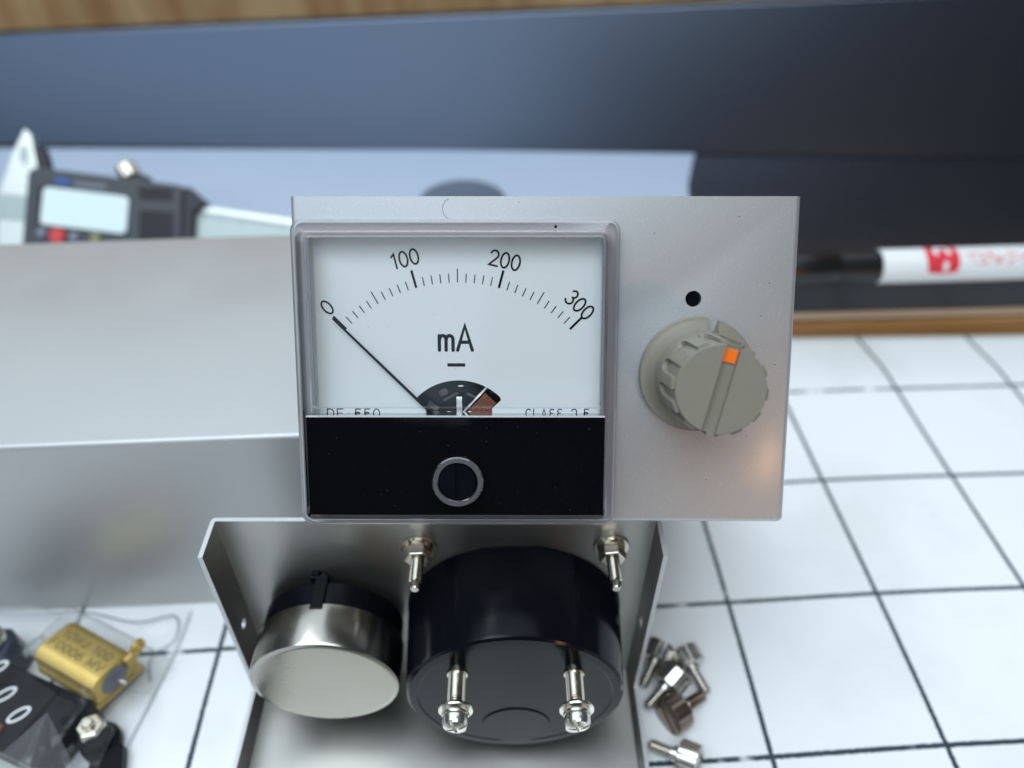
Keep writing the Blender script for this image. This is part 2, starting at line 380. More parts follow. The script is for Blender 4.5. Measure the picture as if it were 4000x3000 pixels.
def mat_sheet():
    xs = [-420+i*6 for i in range(171)]; ys = [-240+i*6 for i in range(82)]+[249, 252, 255, 258.2]
    gx, gy, s = 59.85, 223.66, 45.59; cy, sy = math.cos(YAW), math.sin(YAW)
    # ruled lines are hand drawn and not evenly spaced: position of each line along the sheet -> whole number
    U_ = [(-420, -11.0), (-192, -6), (-147.5+0, -5), (-103.0, -4), (-50, -3), (-45.6+2, -2.85), (-2, -1), (0, 0)]
    U_ = [(-400, -10.2), (-236.8, -6), (-192.8, -5), (-148.8, -4), (-96, -3), (-46, -1), (0, 0), (45.59, 1), (500, 500/45.59)]
    def interp(t, tab):
        for (a, va), (c, vc) in zip(tab, tab[1:]):
            if t <= c: return va+(vc-va)*(t-a)/(c-a)
        return tab[-1][1]
    vs = []; uvs = []
    for y in ys:
        for x in xs:
            dx, dy = x-gx, y-gy
            u = (dx*cy+dy*sy); v = (-dx*sy+dy*cy)
            vv = v/s
            k = min(1, max(0, (-x-10)/60)); vv += k*k*(3-2*k)*0.165
            uu = interp(u, U_)+0.012*math.sin(y*.03+x*.01)
            z = 0.25*math.sin(x*.031+y*.017)*0.4
            if y > 246: z += (y-246)**2*0.012
            vs.append((x, y, z)); uu += .10*max(0, (y-235)/23)**2; uvs.append((uu, vv+0.01*math.sin(x*.04)))
    nx = len(xs); fs = [(j*nx+i, j*nx+i+1, (j+1)*nx+i+1, (j+1)*nx+i) for j in range(len(ys)-1) for i in range(nx-1)]
    m = MB(); m.add(vs, fs); o = m.obj('work_mat', M['grid'], smooth=60)
    uv = o.data.uv_layers.new(name='UVMap')
    for l in o.data.loops: uv.data[l.index].uv = uvs[l.vertex_index]
    sd = o.modifiers.new('thickness', 'SOLIDIFY'); sd.thickness = 0.6*S; sd.offset = -1
    return struct(o)
mat_sheet()

def yawed(x, y, z): return T(x, y, z) @ RZ(YAW*.9)
t = empty('wooden_board', (0, 259, -1), (0, 0, .022)); tag(t, 'two-ply wooden board under the black glossy board behind the white sheet', 'board')
b = MB(); b.box((-420, 0, 0), (480, 190, 7.4)); b.obj('lower_ply', M['wood_front'], t, smooth=0, bevel=.6)
b = MB(); b.box((-420, .6, 8.8), (480, 190, 12.6)); b.obj('upper_ply', M['wood_pale'], t, smooth=0, bevel=.5)
b = MB(); b.box((-420, 2.0, 7.4), (480, 190, 8.8)); b.obj('ply_gap_strip', M['black_matte'], t, smooth=0)  # black strip set back in the gap between the plies

b = MB(); b.box((-430, 0, 0), (500, 230, 14.6)); o = b.obj('black_board', M['slab'], smooth=0, bevel=.8, seg=3)
o.location = (0, .2592, .0118); o.rotation_euler = (0, 0, .022)
tag(o, 'black glossy board lying on the plywood, with a marker pen along its front edge', 'board')

LEAN = R(24)
def back_wall():
    # long dark board leaning back behind the glossy board, its top edge rising to the right
    m = MB(); vs = []
    P = [(-420, 412.5, 70.5), (420, 361.5, 103.5)]
    for th in (0, 9):
        for x, y, zt in P:
            for zz in (26.5, zt):
                yy = y+(zz-26.5)*math.tan(LEAN)+th
                vs.append((x, yy, zz))
    m.add(vs, [(0, 2, 3, 1), (4, 5, 7, 6), (1, 3, 7, 5), (0, 4, 6, 2), (0, 1, 5, 4), (2, 6, 7, 3)])
    o = m.obj('back_board', M['backboard'], smooth=0, bevel=.6)
    return tag(o, 'long dark blue-grey board standing behind the glossy black board, leaning back', 'board')
back_wall()
b = MB(); b.box((-650, 0, -2), (650, 18, 260)); o = b.obj('wood_panel', M['wood_back'], smooth=0); o.location = (0, .475, 0); o.rotation_euler = (0, 0, -.04); struct(o)

# thin flat pale blue patch on the black board
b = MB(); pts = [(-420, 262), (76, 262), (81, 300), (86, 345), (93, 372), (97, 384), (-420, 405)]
b.prism(pts, 0, .25); o = b.obj('pale_patch', M['sheet'], smooth=0); o.location = (0, 0, .0266)
tag(o, 'pale blue smooth flat patch on the black board beside the caliper', 'sheet')
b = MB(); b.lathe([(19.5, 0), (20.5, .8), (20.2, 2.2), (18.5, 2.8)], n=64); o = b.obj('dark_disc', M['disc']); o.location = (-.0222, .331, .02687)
tag(o, 'dark round disc on the pale blue patch, peeping over the top of the silver panel', 'disc')

# ------------------------------------------------------------------ one meter unit (front is -y, z up, base at z=0)
W, H_, D_, FL = 50.0, 66.3, 140.0, 10.7
MX, MZ = -17.55, 31.0
def build_unit():
    root = empty('meter_unit')
    # --- chassis: panel, base, rear panel and folded side flanges, 1 mm sheet
    m = MB(); vs = []
    prof = [(0, H_), (0, 0), (D_, 0), (D_, H_)]
    for x in (-W, W):
        for y, z in prof: vs.append((x, y, z))
        for y, z in ((FL, H_), (FL, FL), (D_-FL, FL), (D_-FL, H_)): vs.append((x, y, z))
    fs = [(0, 1, 9, 8), (1, 2, 10, 9), (2, 3, 11, 10)]
    fs += [(0, 4, 5, 1), (1, 5, 6, 2), (2, 6, 7, 3), (8, 9, 13, 12), (9, 10, 14, 13), (10, 11, 15, 14)]
    m.add(vs, fs)
    o = m.obj('chassis', [M['silver'], M['bare']], root, smooth=0)
    bm = bmesh.new(); bm.from_mesh(o.data); bmesh.ops.recalc_face_normals(bm, faces=bm.faces)
    # normals outwards: panel must face -y
    for f in bm.faces:
        if abs(f.normal.y) > .9 and f.calc_center_median().y < .001:
            if f.normal.y > 0: bmesh.ops.reverse_faces(bm, faces=bm.faces)
            break
    bm.to_mesh(o.data); bm.free()
    bv = o.modifiers.new('bend', 'BEVEL'); bv.width = 1.1*S; bv.segments = 4; bv.limit_method = 'ANGLE'; bv.angle_limit = R(40)
    sd = o.modifiers.new('sheet', 'SOLIDIFY'); sd.thickness = 1.0*S; sd.offset = -1; sd.material_offset = 1
    bake(o)
    c = MB()
    c.lathe([(1.6, -5), (1.6, 5)], T(29.6, 0, 46.4) @ RX(-PI/2), 40)
    for s in (-1, 1):
        c.lathe([(1.35, -5), (1.35, 5)], T(s*W, 5.2, 32) @ RY(PI/2), 24)
        c.lathe([(1.35, -5), (1.35, 5)], T(s*W, 78, 5.2) @ RY(PI/2), 24)
    cut(o, c)
    e = o.modifiers.new('edge', 'BEVEL'); e.width = .12*S; e.segments = 1; e.limit_method = 'ANGLE'; e.angle_limit = R(60)
    # a fibre and dark specks on the paint and on the clear rim
    b = MB(); b.tube([(-18.6+1.5*math.cos(R(a_)), -.08, 63.9+1.9*math.sin(R(a_))) for a_ in range(95, 265, 15)], .025, 5); b.obj('stray_fibre', M['ink'], root)
    b = MB()
    for x_, z_ in ((-5.2, 65.2), (46.5, 33.2), (44.6, 49.5), (41.5, 18.5), (43.2, 43.0), (33.6, 9.2), (21.5, 59.2), (38.0, 62.4)): b.lathe([(.11, 0), (.05, .08)], T(x_, 0, z_) @ RX(PI/2), 6)
    b.lathe([(.28, 3.1), (.30, 3.3), (.1, 3.5)], T(1.9, 0, 60.35) @ RX(PI/2), 7); b.obj('dark_specks', M['ink'], root)
    # black disc added behind the small hole, stands in for the shade inside
    b = MB(); b.lathe([(1.45, 0), (1.45, -1.4), (1.2, -1.7)], T(29.6, 2.2, 46.4) @ RX(-PI/2), 40); b.obj('hole_shade_disc', M['black_gloss'], root)

    # --- meter
    b = MB()
    prof = [(26.6, 1.05), (26.6, 1.8), (26.4, 2.1), (25.09, 22.6), (24.9, 23.4), (24.3, 23.86), (22.5, 23.9), (22.3, 23.75), (.5, 23.75)]
    b.lathe(prof, T(MX, 0, MZ) @ RX(-PI/2), 96)
    # front base of the movement, behind the clear flange
    loft(b, [(rrect(-48.9, 13.9, 1.0, 61.1, 1.2), -0.1), (rrect(-48.9, 13.9, 1.0, 61.1, 1.2), -.9)], cap=True, cap0=True, mi=1)
    body = b.obj('meter_body', [M['black_gloss'], M['meter_base']], root)
    b = MB(); b.lathe([(8.3, 23.7), (8.3, 24.05)], T(MX-.4, 0, 16.9) @ RX(-PI/2), 64); b.obj('raised_disc', M['black_gloss'], body)
    # clear cover
    b = MB()
    F0 = rrect(-49.45, 14.45, .4, 61.7, 2.2); F0i = rrect(-48.95, 13.95, .9, 61.2, 1.9)
    B0 = rrect(-47.3, 12.5, 3.2, 59.7, 1.6); B1 = rrect(-46.9, 12.05, 3.7, 59.2, 1.4); B2 = rrect(-46.5, 11.7, 4.0, 58.9, 1.2)
    loft(b, [(F0, -.95), (F0, -2.6), (F0i, -3.05), (B0, -3.2), (B1, -8.9), (B2, -9.4)], cap=True, mi=0, mcap=1)
    # raised upper window
    K0 = rrect(-44.9, 11.1, 25.9, 58.75, .9); K1 = rrect(-44.6, 10.85, 26.2, 58.55, .8); K2 = rrect(-44.1, 10.4, 26.7, 58.15, .6)
    loft(b, [(K0, -9.42), (K1, -11.0), (K2, -11.5)], cap=True, mi=0, mcap=1)
    # inner lip of the window, seen through the front
    J0 = rrect(-45.2, 11.3, 20.5, 58.75, .6); J1 = rrect(-44.4, 10.5, 20.8, 58.1, .5)
    loft(b, [(J0, -5.0), (J0, -8.0), (J1, -8.0), (J1, -5.4)], mi=0)
    # clear ring round the zero adjuster
    b.lathe([(3.75, 9.45), (3.75, 10.3), (3.95, 10.6), (4.75, 10.6), (5.0, 10.3), (5.0, 9.45)], T(-16.95, 0, 11.6) @ RX(PI/2), 56, mi=2, cap=False)
    b.obj('clear_cover', [M['clear_edge'], M['clear'], M['clear_ring']], body, smooth=30)
    # black mask over the lower third
    b = MB(); b.box((-46.3, -8.3, 4.35), (11.5, -1.0, 24.15), 0)
    o = b.obj('lower_mask', [M['black_textured'], M['mask_top']], body, smooth=0)
    for p in o.data.polygons:
        if p.normal.z > .9: p.material_index = 1
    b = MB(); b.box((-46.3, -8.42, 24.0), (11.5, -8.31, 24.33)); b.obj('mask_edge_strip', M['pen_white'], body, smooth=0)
    rn = random.Random(3); b = MB()   # lint and dust caught on the black mask
    for _ in range(60):
        x_, z_ = rn.uniform(-45.5, 10.8), rn.uniform(5.0, 23.6); r_ = rn.choice((.03, .035, .04, .07))
        b.lathe([(r_, 8.3), (r_*.6, 8.35)], T(x_, 0, z_) @ RX(PI/2), 5)
    o = b.obj('mask_dust', M['dust'], body); o['kind'] = 'stuff'
    # zero adjuster: slotted black disc
    b = MB(); X = T(-16.95, 0, 11.6)@RX(PI/2)
    b.lathe([(3.6, 9.45), (3.6, 9.75)], X, 56)
    for s in (-1, 1):
        a0 = math.asin(.45/3.5); pts = [(3.5*math.cos(t_), 3.5*math.sin(t_)) for t_ in [a0-PI/2*0+(PI-2*a0)*i/28 for i in range(29)]]
        pts = [(p[0], p[1]) for p in pts]
        b.prism(pts, 9.75, 10.25, 0, X @ RZ(-PI/2 if s > 0 else PI/2))
    b.obj('zero_adjuster', M['black_gloss'], body)
    # dial plate with the sector window over the movement
    PX, PZ = -16.95, 19.05
    out = [(-46.2, 22.0), (-23.5, 22.0), (-23.4, 25.0), (-25.25, 26.75)]
    out += [(PX+11.65*math.sin(R(a)), PZ+11.65*math.cos(R(a))) for a in [-44.0+88*i/30 for i in range(31)]]
    out += [(-8.6, 26.75), (-10.4, 25.0), (-10.3, 22.0), (11.4, 22.0), (11.4, 58.6), (-46.2, 58.6)]
    b = MB(); b.prism(out, 4.6, 5.0, 0, FRONT); b.obj('dial_plate', M['dial'], body, smooth=0)
    # scale
    b = MB()
    for i in range(31):
        a = R(-45+3*i); big = i % 10 == 0; mid = i % 5 == 0
        r0, r1, wd = 30.7, (34.15 if big else 33.35 if mid else 32.4), (.46 if big else .2)
        X = FRONT @ T(PX, PZ, 5.03) @ RZ(-a)
        b.add([(-wd/2, r0, 0), (wd/2, r0, 0), (wd/2, r1, 0), (-wd/2, r1, 0)], [(0, 1, 2, 3)], 0, X)
    b.add([(-1.75, -.33, 0), (1.75, -.33, 0), (1.75, .33, 0), (-1.75, .33, 0)], [(0, 1, 2, 3)], 0, FRONT @ T(-17.35, 33.75, 5.03))
    b.obj('scale_marks', M['ink'], body, smooth=0)
    for s, x, z, a in (('0', -42.2, 44.95, 42), ('100', -26.9, 54.25, 14), ('200', -7.8, 53.95, -13), ('300', 6.6, 45.45, -44)):
        b = MB(); text(b, list(s), 2.85, .36, FRONT @ T(x, z, 5.04) @ RZ(R(a))); b.obj('numeral', M['ink'], body, smooth=0)
    b = MB(); text(b, ['m'], 4.75, .66, FRONT @ T(-20.75, 36.65, 5.04), centre=False)
    text(b, ['A'], 4.75, .66, FRONT @ T(-17.05, 36.65, 5.04), centre=False); b.obj('unit_lettering', M['ink'], body, smooth=0)
    b = MB(); text(b, list('DE-550'), 1.75, .2, FRONT @ T(-37.7, 24.1, 5.04), gap=.2, sx=1.3); b.obj('small_lettering', M['ink'], body, smooth=0)
    b = MB(); text(b, list('CLASS 2.5'), 1.75, .2, FRONT @ T(2.5, 24.1, 5.04), gap=.2, sx=1.1); b.obj('small_lettering', M['ink'], body, smooth=0)
    b = MB(); b.box((-45.0, -7.0, 58.15), (11.0, -5.02, 58.6)); b.box((-45.6, -7.0, 26.0), (-44.95, -5.02, 58.6)); b.box((10.6, -7.0, 26.0), (11.2, -5.02, 58.1)); b.obj('bright_line_strips', M['bright_line_clear'], body, smooth=0)  # added milky strips, stand in for bright refracted lines inside the rim
    b = MB()   # dust specks on the dial
    for x, z in ((-34.3, 41.2), (-30.6, 41.1), (-29.4, 33.9), (-27.9, 33.8), (-17.6, 33.0), (-43.4, 37.6), (-21.6, 43.6)):
        b.lathe([(.07, 5.0), (.07, 5.03)], T(x, 0, z) @ RX(PI/2), 6)
    b.obj('dust_specks', M['ink'], body)
    # needle
    b = MB(); a = R(-45.2); X = FRONT @ T(PX, PZ, 6.0) @ RZ(-a)
    b.prism([(-.3, 6.5), (.3, 6.5), (.2, 33.9), (-.2, 33.9)], 0, .12, 0, X)
    b.obj('needle', M['ink'], body, smooth=0)
    # movement seen through the sector window
    b = MB(); b.box((-30, -1.3, 18), (-4, -.95, 34)); b.obj('movement_plate', M['black_gloss'], body, smooth=0)
    b = MB()
    X = FRONT @ T(-11.8, 25.0, 1.6) @ RZ(R(-43))
    b.box((-2.0, -4.2, 0), (1.7, 2.1, 1.6), 0, X)
    for k in range(11): b.box((-2.02, -4.1+k*.56, 1.6), (1.72, -3.8+k*.56, 1.85), 0, X)
    b.obj('copper_coil', M['copper'], body, smooth=0)
    b = MB()
    X = FRONT @ T(-11.8, 25.0, 1.6) @ RZ(R(-43)); b.box((-2.75, -4.2, 0), (-2.35, 3.6, 1.9), 0, X)
    b.box((-17.5, -3.6, 22.5), (-16.4, -3.3, 27.2)); b.box((-17.35, -4.0, 26.3), (-16.4, -3.6, 26.9))
    b.box((-17.2, -2.2, 29.0), (-16.2, -2.0, 29.3))
    b.tube([(-20.3, -3.3, 23.6), (-19.2, -3.5, 24.1), (-18.4, -3.5, 24.0)], .16, 6); b.tube([(-15.4, -3.5, 24.0), (-14.8, -3.5, 24.2), (-14.0, -3.3, 23.9)], .16, 6)
    b.obj('movement_bracket', M['tin'], body)
    b = MB()
    b.box((-1.2, -.5, 0), (1.2, .5, .6), 0, FRONT @ T(-22.3, 25.0, 1.8) @ RZ(R(-40))); b.box((-.8, -.6, 0), (.8, .6, .5), 0, FRONT @ T(-20.2, 27.8, 1.6) @ RZ(R(30)))
    b.box((-1.6, -.25, 0), (1.6, .25, .5), 0, FRONT @ T(-18.7, 27.0, 1.8) @ RZ(R(28))); b.box((-.9, -.25, 0), (.9, .25, .5), 0, FRONT @ T(-14.6, 27.2, 1.8) @ RZ(R(-25)))
    b.obj('hairspring', M['movement_grey'], body, smooth=0)

    # --- studs with washer and nut behind the panel
    for sx in (-1, 1):
        for sz in (-1, 1):
            X = T(MX+sx*22.1, 0, MZ+sz*26.2) @ RX(-PI/2)
            b = MB(); pr = [(1.35, 1.0)]; h = 1.3
            while h < 10.6: pr += [(1.5, h), (1.15, h+.33)]; h += .66
            pr += [(1.3, 10.7), (1.05, 10.8), (1.05, 12.4), (.85, 12.7)]
            b.lathe(pr, X, 20); st = b.obj('mounting_stud', M['nickel'], root, smooth=30)
            b = MB(); b.lathe([(1.5, 1.05), (4.1, 1.05), (4.15, 1.35), (4.0, 1.7), (1.5, 1.72)], X, 40, cap=False)
            b.lathe([(1.5, 1.75), (3.2, 1.75), (3.3, 2.6), (1.5, 2.65)], X, 40, cap=False); b.obj('washer', M['nickel'], st)
            b = MB(); b.lathe([(2.9, 2.7), (3.15, 2.9), (3.15, 4.9), (2.85, 5.15), (1.5, 5.16)], X @ RZ(random.uniform(0, 1)), 6, cap=False); b.obj('nut', M['nickel'], st, smooth=0, bevel=.15)
    # --- terminals on the back of the meter
    for sx in (-1, 1):
        tx, tz = MX+sx*12.9, 41.6
        X = T(tx, 0, tz) @ RX(-PI/2)
        Q = 2.4
        b = MB(); pr = [(2.3, 23.6), (2.3, 24.2), (1.9, 24.3)]; h = 24.6
        while h < 29.6+Q: pr += [(1.95, h), (1.75, h+.25)]; h += .5
        b.lathe(pr+[(1.9, 29.7+Q)], X, 24); tp = b.obj('terminal_post', M['nickel'], root, smooth=30)
        X = X @ T(0, 0, Q)
        b = MB(); b.lathe([(1.4, 29.4), (3.7, 29.4), (3.8, 29.7), (3.7, 30.0), (1.4, 30.0)], X, 40, cap=False)
        b.lathe([(1.4, 30.45), (2.9, 30.45), (3.0, 30.8), (2.9, 31.1), (1.4, 31.1)], X, 40, cap=False); b.obj('washer', M['tin'], tp)
        b = MB(); b.lathe([(2.4, 31.15), (2.8, 31.5), (2.8, 32.6), (2.45, 33.4), (1.5, 33.9), (.1, 34.05)], X, 36)
        hd = b.obj('screw_head', M['tin'], tp)
        c = MB(); c.box((-.35, -4, 33.0), (.35, 4, 36), 0, X @ RZ(.3)); cut(hd, c)
        c = MB(); c.box((-4, -.35, 33.0), (4, .35, 36), 0, X @ RZ(.3)); cut(hd, c)
        b = MB(); lug = [(-2.0, -.5), (-2.0, 7.4)]+[(-2.0*math.cos(R(180*i/8)), 7.4+1.9*math.sin(R(180*i/8))) for i in range(1, 8)]+[(2.0, 7.4), (2.0, -.5)]
        b.prism(lug[::-1], 30.08, 30.4, 0, X)
        lg = b.obj('solder_lug', M['tin'], tp, smooth=0)
        c = MB(); c.lathe([(.55, 28), (.55, 32)], X @ T(0, 7.5, 0), 16); cut(lg, c)
    # --- potentiometer
    X = T(26.95, 0, 29.7) @ RX(-PI/2)
    b = MB(); b.lathe([(17.2, 9.5), (17.5, 9.6), (17.5, 19.0), (17.2, 19.7), (16.6, 20.0), (15.9, 20.02), (.5, 19.9)], X, 96)
    pot = b.obj('potentiometer_can', M['can'], root)
    b = MB(); b.lathe([(4.6, 1.0), (4.6, 2.6), (14.0, 2.6), (16.3, 3.2), (16.9, 3.6), (16.9, 9.6)], X, 80); b.obj('potentiometer_base', M['black_gloss'], pot)
    b = MB(); b.box((-1.5, -17.75, 2.2), (1.5, -16.6, 11.0), 0, X@RZ(.06)); b.box((-1.5, -17.75, 1.8), (3.0, -13.0, 2.55), 0, X@RZ(.06)); b.obj('locating_tab', M['black_matte'], pot, smooth=0, bevel=.25)
    # --- knob
    build_knob(root)
    return root

def build_knob(root):
    KX, KZ = 30.55, 31.4; N = 480
    def rr(th, y):
        # th measured from +x; distance y from panel
        if y <= 2.1: return 11.5-max(0, .35-abs(y-.6))*0
        if y <= 5.0:
            k = (y-2.1)/2.9; return 10.9-(10.9-8.95)*math.sin(k*PI/2)**.8
        base = 8.95-(y-5.0)*.022
        if y > 19.3: return 8.12
        if y > 9.2 and y <= 19.3:
            q = ((math.degrees(th)+7) % 30)-15
            hw = 7.2 if y > 10.6 else 7.2*math.sqrt(max(0, (y-9.2)/1.4))*.9
            d = abs(q)
            k = min(1, max(0, (d-hw)/.7)); land = base+.08
            return 8.05*(1-k)+land*k
        return base
    ys = [.45, .7, 1.9, 2.1, 2.12, 2.6, 3.1, 3.6, 4.1, 4.6, 5.0, 6, 7.5, 9.2, 9.5, 9.9, 10.3, 10.6, 12, 14, 16, 18, 19.25, 19.31, 20.0, 20.2]
    b = MB(); vs = []; fs = []
    for y in ys:
        for i in range(N):
            th = 2*PI*i/N; r = rr(th, y)
            if y == .45: r = 11.3
            if y == 20.2: r = 7.97
            if y == 2.1: r = 11.3
            if y == 2.12: r = 10.95
            vs.append((r*math.cos(th), r*math.sin(th), y))
    for k in range(len(ys)-1):
        for i in range(N):
            j = (i+1) % N; fs.append((k*N+i, k*N+j, (k+1)*N+j, (k+1)*N+i))
    fs.append(tuple(range(N-1, -1, -1))); k = (len(ys)-1)*N; fs.append(tuple(k+i for i in range(N)))
    X = T(KX, 0, KZ) @ RX(PI/2)
    b.add(vs, fs, 0, X); kn = b.obj('knob', M['knob'], root, smooth=28)
    A = RZ(R(-14.5))
    c = MB(); c.box((-1.35, -12, 19.1), (1.35, 12, 23), 0, X @ A); cut(kn, c)
    c = MB(); c.box((-1.2, 9.0, -1), (1.2, 14, 5.2), 0, X @ A)
    cut(kn, c)
    c = MB(); c.box((-1.0, 8.25, 5.0), (1.35, 14, 21), 0, X @ A); cut(kn, c)
    # right-hand edge of the side groove stands a little proud
    b = MB(); b.box((1.35, 8.0, 4.6), (1.75, 8.95, 19.2), 0, X @ A); b.box((-1.3, 7.9, 19.0), (1.3, 8.2, 19.25), 0, X @ A); b.obj('groove_rib', M['knob'], kn, smooth=0, bevel=.1)
    b = MB(); b.box((-1.22, 4.9, 19.0), (1.22, 7.3, 19.45), 0, X @ A); b.box((-.5, 8.2, 3.8), (.2, 8.9, 5.0), 0, X @ A); b.obj('pointer_insert', M['orange'], kn, smooth=0, bevel=.12)

M['bright_line_clear'] = mat_clear('bright_line_clear', (0.93, 0.95, 0.95), 1.5, 0.45, 0.1)
M['bare'] = mat('bare_sheet_metal', (0.42, 0.41, 0.385), 0.36, 0.95, var=0.04, vscale=50, rvar=0.04)
M['dust'] = mat('grey_lint', (0.16, 0.16, 0.17), 0.8)
M['meter_base'] = mat('grey_base', (0.46, 0.43, 0.44), 0.45)
M['mask_top'] = mat('polished_mask_top', (0.55, 0.58, 0.6), 0.05, 0.9)
M['movement_grey'] = mat('dull_movement_metal', (0.10, 0.09, 0.09), 0.35, 0.6)
M['clear_ring'] = mat_clear('clear_ring', (0.75, 0.76, 0.78), 2.5, 0.12, 0.12)

unit = build_unit()
tag(unit, 'silver meter box tilted to the front, showing its white mA dial and grey knob', 'meter box', 'two identical meter boxes')
rear = copy_tree(unit)
tag(rear, 'silver meter box seen from behind, with black meter can and round metal potentiometer', 'meter box', 'two identical meter boxes')
unit.location = Vector((6.11, 103.28, 75.21))*S
unit.rotation_euler = (-.5606, .0076, -.0121)
rear.location = Vector((-18.38, 111.39, 1.0))*S
rear.rotation_euler = (0, -.019, PI+.0019)

# ------------------------------------------------------------------ cover (inverted U) lying on the sheet, left
def build_cover():
    m = MB(); L0, L1, Y0, Y1, Hc = -136, 0, 0, 98, 68.6
    vs = [(L0, Y0, 0), (L1, Y0, 0), (L0, Y0, Hc), (L1, Y0, Hc), (L0, Y1, Hc), (L1, Y1, Hc), (L0, Y1, 0), (L1, Y1, 0)]
    m.add(vs, [(0, 1, 3, 2), (2, 3, 5, 4), (4, 5, 7, 6)])
    o = m.obj('box_cover', M['cover_metal'], smooth=0)
    bv = o.modifiers.new('bend', 'BEVEL'); bv.width = 1.3*S; bv.segments = 5; bv.limit_method = 'ANGLE'; bv.angle_limit = R(40)
    sd = o.modifiers.new('sheet', 'SOLIDIFY'); sd.thickness = 1.0*S; sd.offset = -1
    bake(o)
    c = MB()
    for x in (-128, -8):
        for y in (0, 98): c.lathe([(1.7, -5), (1.7, 5)], T(x, y, 30 if x < -50 else 60) @ RX(PI/2), 24)
    c = MB(); c.lathe([(1.7, -5), (1.7, 5)], T(-5, 98, 30) @ RX(PI/2), 24); cut(o, c)
    o.location = Vector((-48.5, 136.2, .35))*S; o.rotation_euler = (0, 0, .04)
    return tag(o, 'large silver folded sheet-metal cover standing on the white sheet at the left', 'cover')
build_cover()

# ------------------------------------------------------------------ marker pen
def build_pen():
    root = empty('marker_pen', (82, 261.2, 33.4), (0, 0, .03))
    tag(root, 'white marker pen with black cap and red print lying on the black board', 'pen')
    X = RY(PI/2)
    b = MB(); b.lathe([(6.75, 63.5), (6.8, 63.8), (6.8, 175), (6.2, 176)], X, 64); br = b.obj('barrel', M['pen_white'], root)
    b = MB(); b.lathe([(3.0, -2), (3.9, 0), (4.6, 4), (6.3, 30), (6.35, 46), (6.1, 46.4), (6.1, 48), (6.55, 48.4), (6.55, 63.6)], X, 64); b.obj('cap', M['pen_black'], root)
    def surf(px, pa):   # px along the pen, pa angle round it (0 = up, + towards the camera)
        r = 6.85; return (px, -r*math.sin(pa), r*math.cos(pa))
    def wrap(strokes, wd, x0, a0, hx, ha, name, m):
        mb = MB()
        for st in strokes: ribbon(mb, [(p[0]*hx, p[1]*ha) for p in st], wd, I4)
        o = mb.obj(name, m, br, smooth=60)
        for v in o.data.vertices:
            x, y = v.co.x/S, v.co.y/S; a = a0-y/6.85
            q = surf(x0+x, a); v.co = Vector(q)*S
    def patch(x0, x1, a0, a1, name, m, rad=.2):
        mb = MB(); nx, na = 14, 12
        vs = []; fs = []
        for i in range(nx+1):
            for j in range(na+1):
                u = i/nx*2-1; v = j/na*2-1; k = 1-.10*(v*v); k2 = 1-.10*u*u
                q = surf((x0+x1)/2+(x1-x0)/2*u*k, (a0+a1)/2+(a1-a0)/2*v*k2); vs.append(q)
        for i in range(nx):
            for j in range(na): o_ = i*(na+1)+j; fs.append((o_, o_+1, o_+na+2, o_+na+1))
        mb.add(vs, fs); return mb.obj(name, m, br, smooth=80)
    patch(80.5, 93.5, R(-25), R(88), 'red_emblem', M['red_print'])
    wrap([arc(4.4, 5.2, 2.6, 2.0, 200, -20, 10)+[(5.4, 1.2), (5.2, -.6)]], 1.9, 82.6, R(66), 1.0, 1.3, 'emblem_swirl', M['pen_white'])
    for o in [x for x in br.children if x.name.startswith('emblem_swirl')]:
        for v in o.data.vertices: v.co.y *= 1.02; v.co.z *= 1.02
    x = 96.5
    for g, hh in (('ma', 5.2), ('ji', 5.2), ('tsu', 5.0), ('ku', 5.4), ('i', 5.2)):
        wrap([[(p[0]*hh, (p[1]-.5)*hh) for p in st] for st in G[g][1]], .85, x, R(40), 1, 1, 'katakana', M['pale_red_print']); x += hh*.98
build_pen()

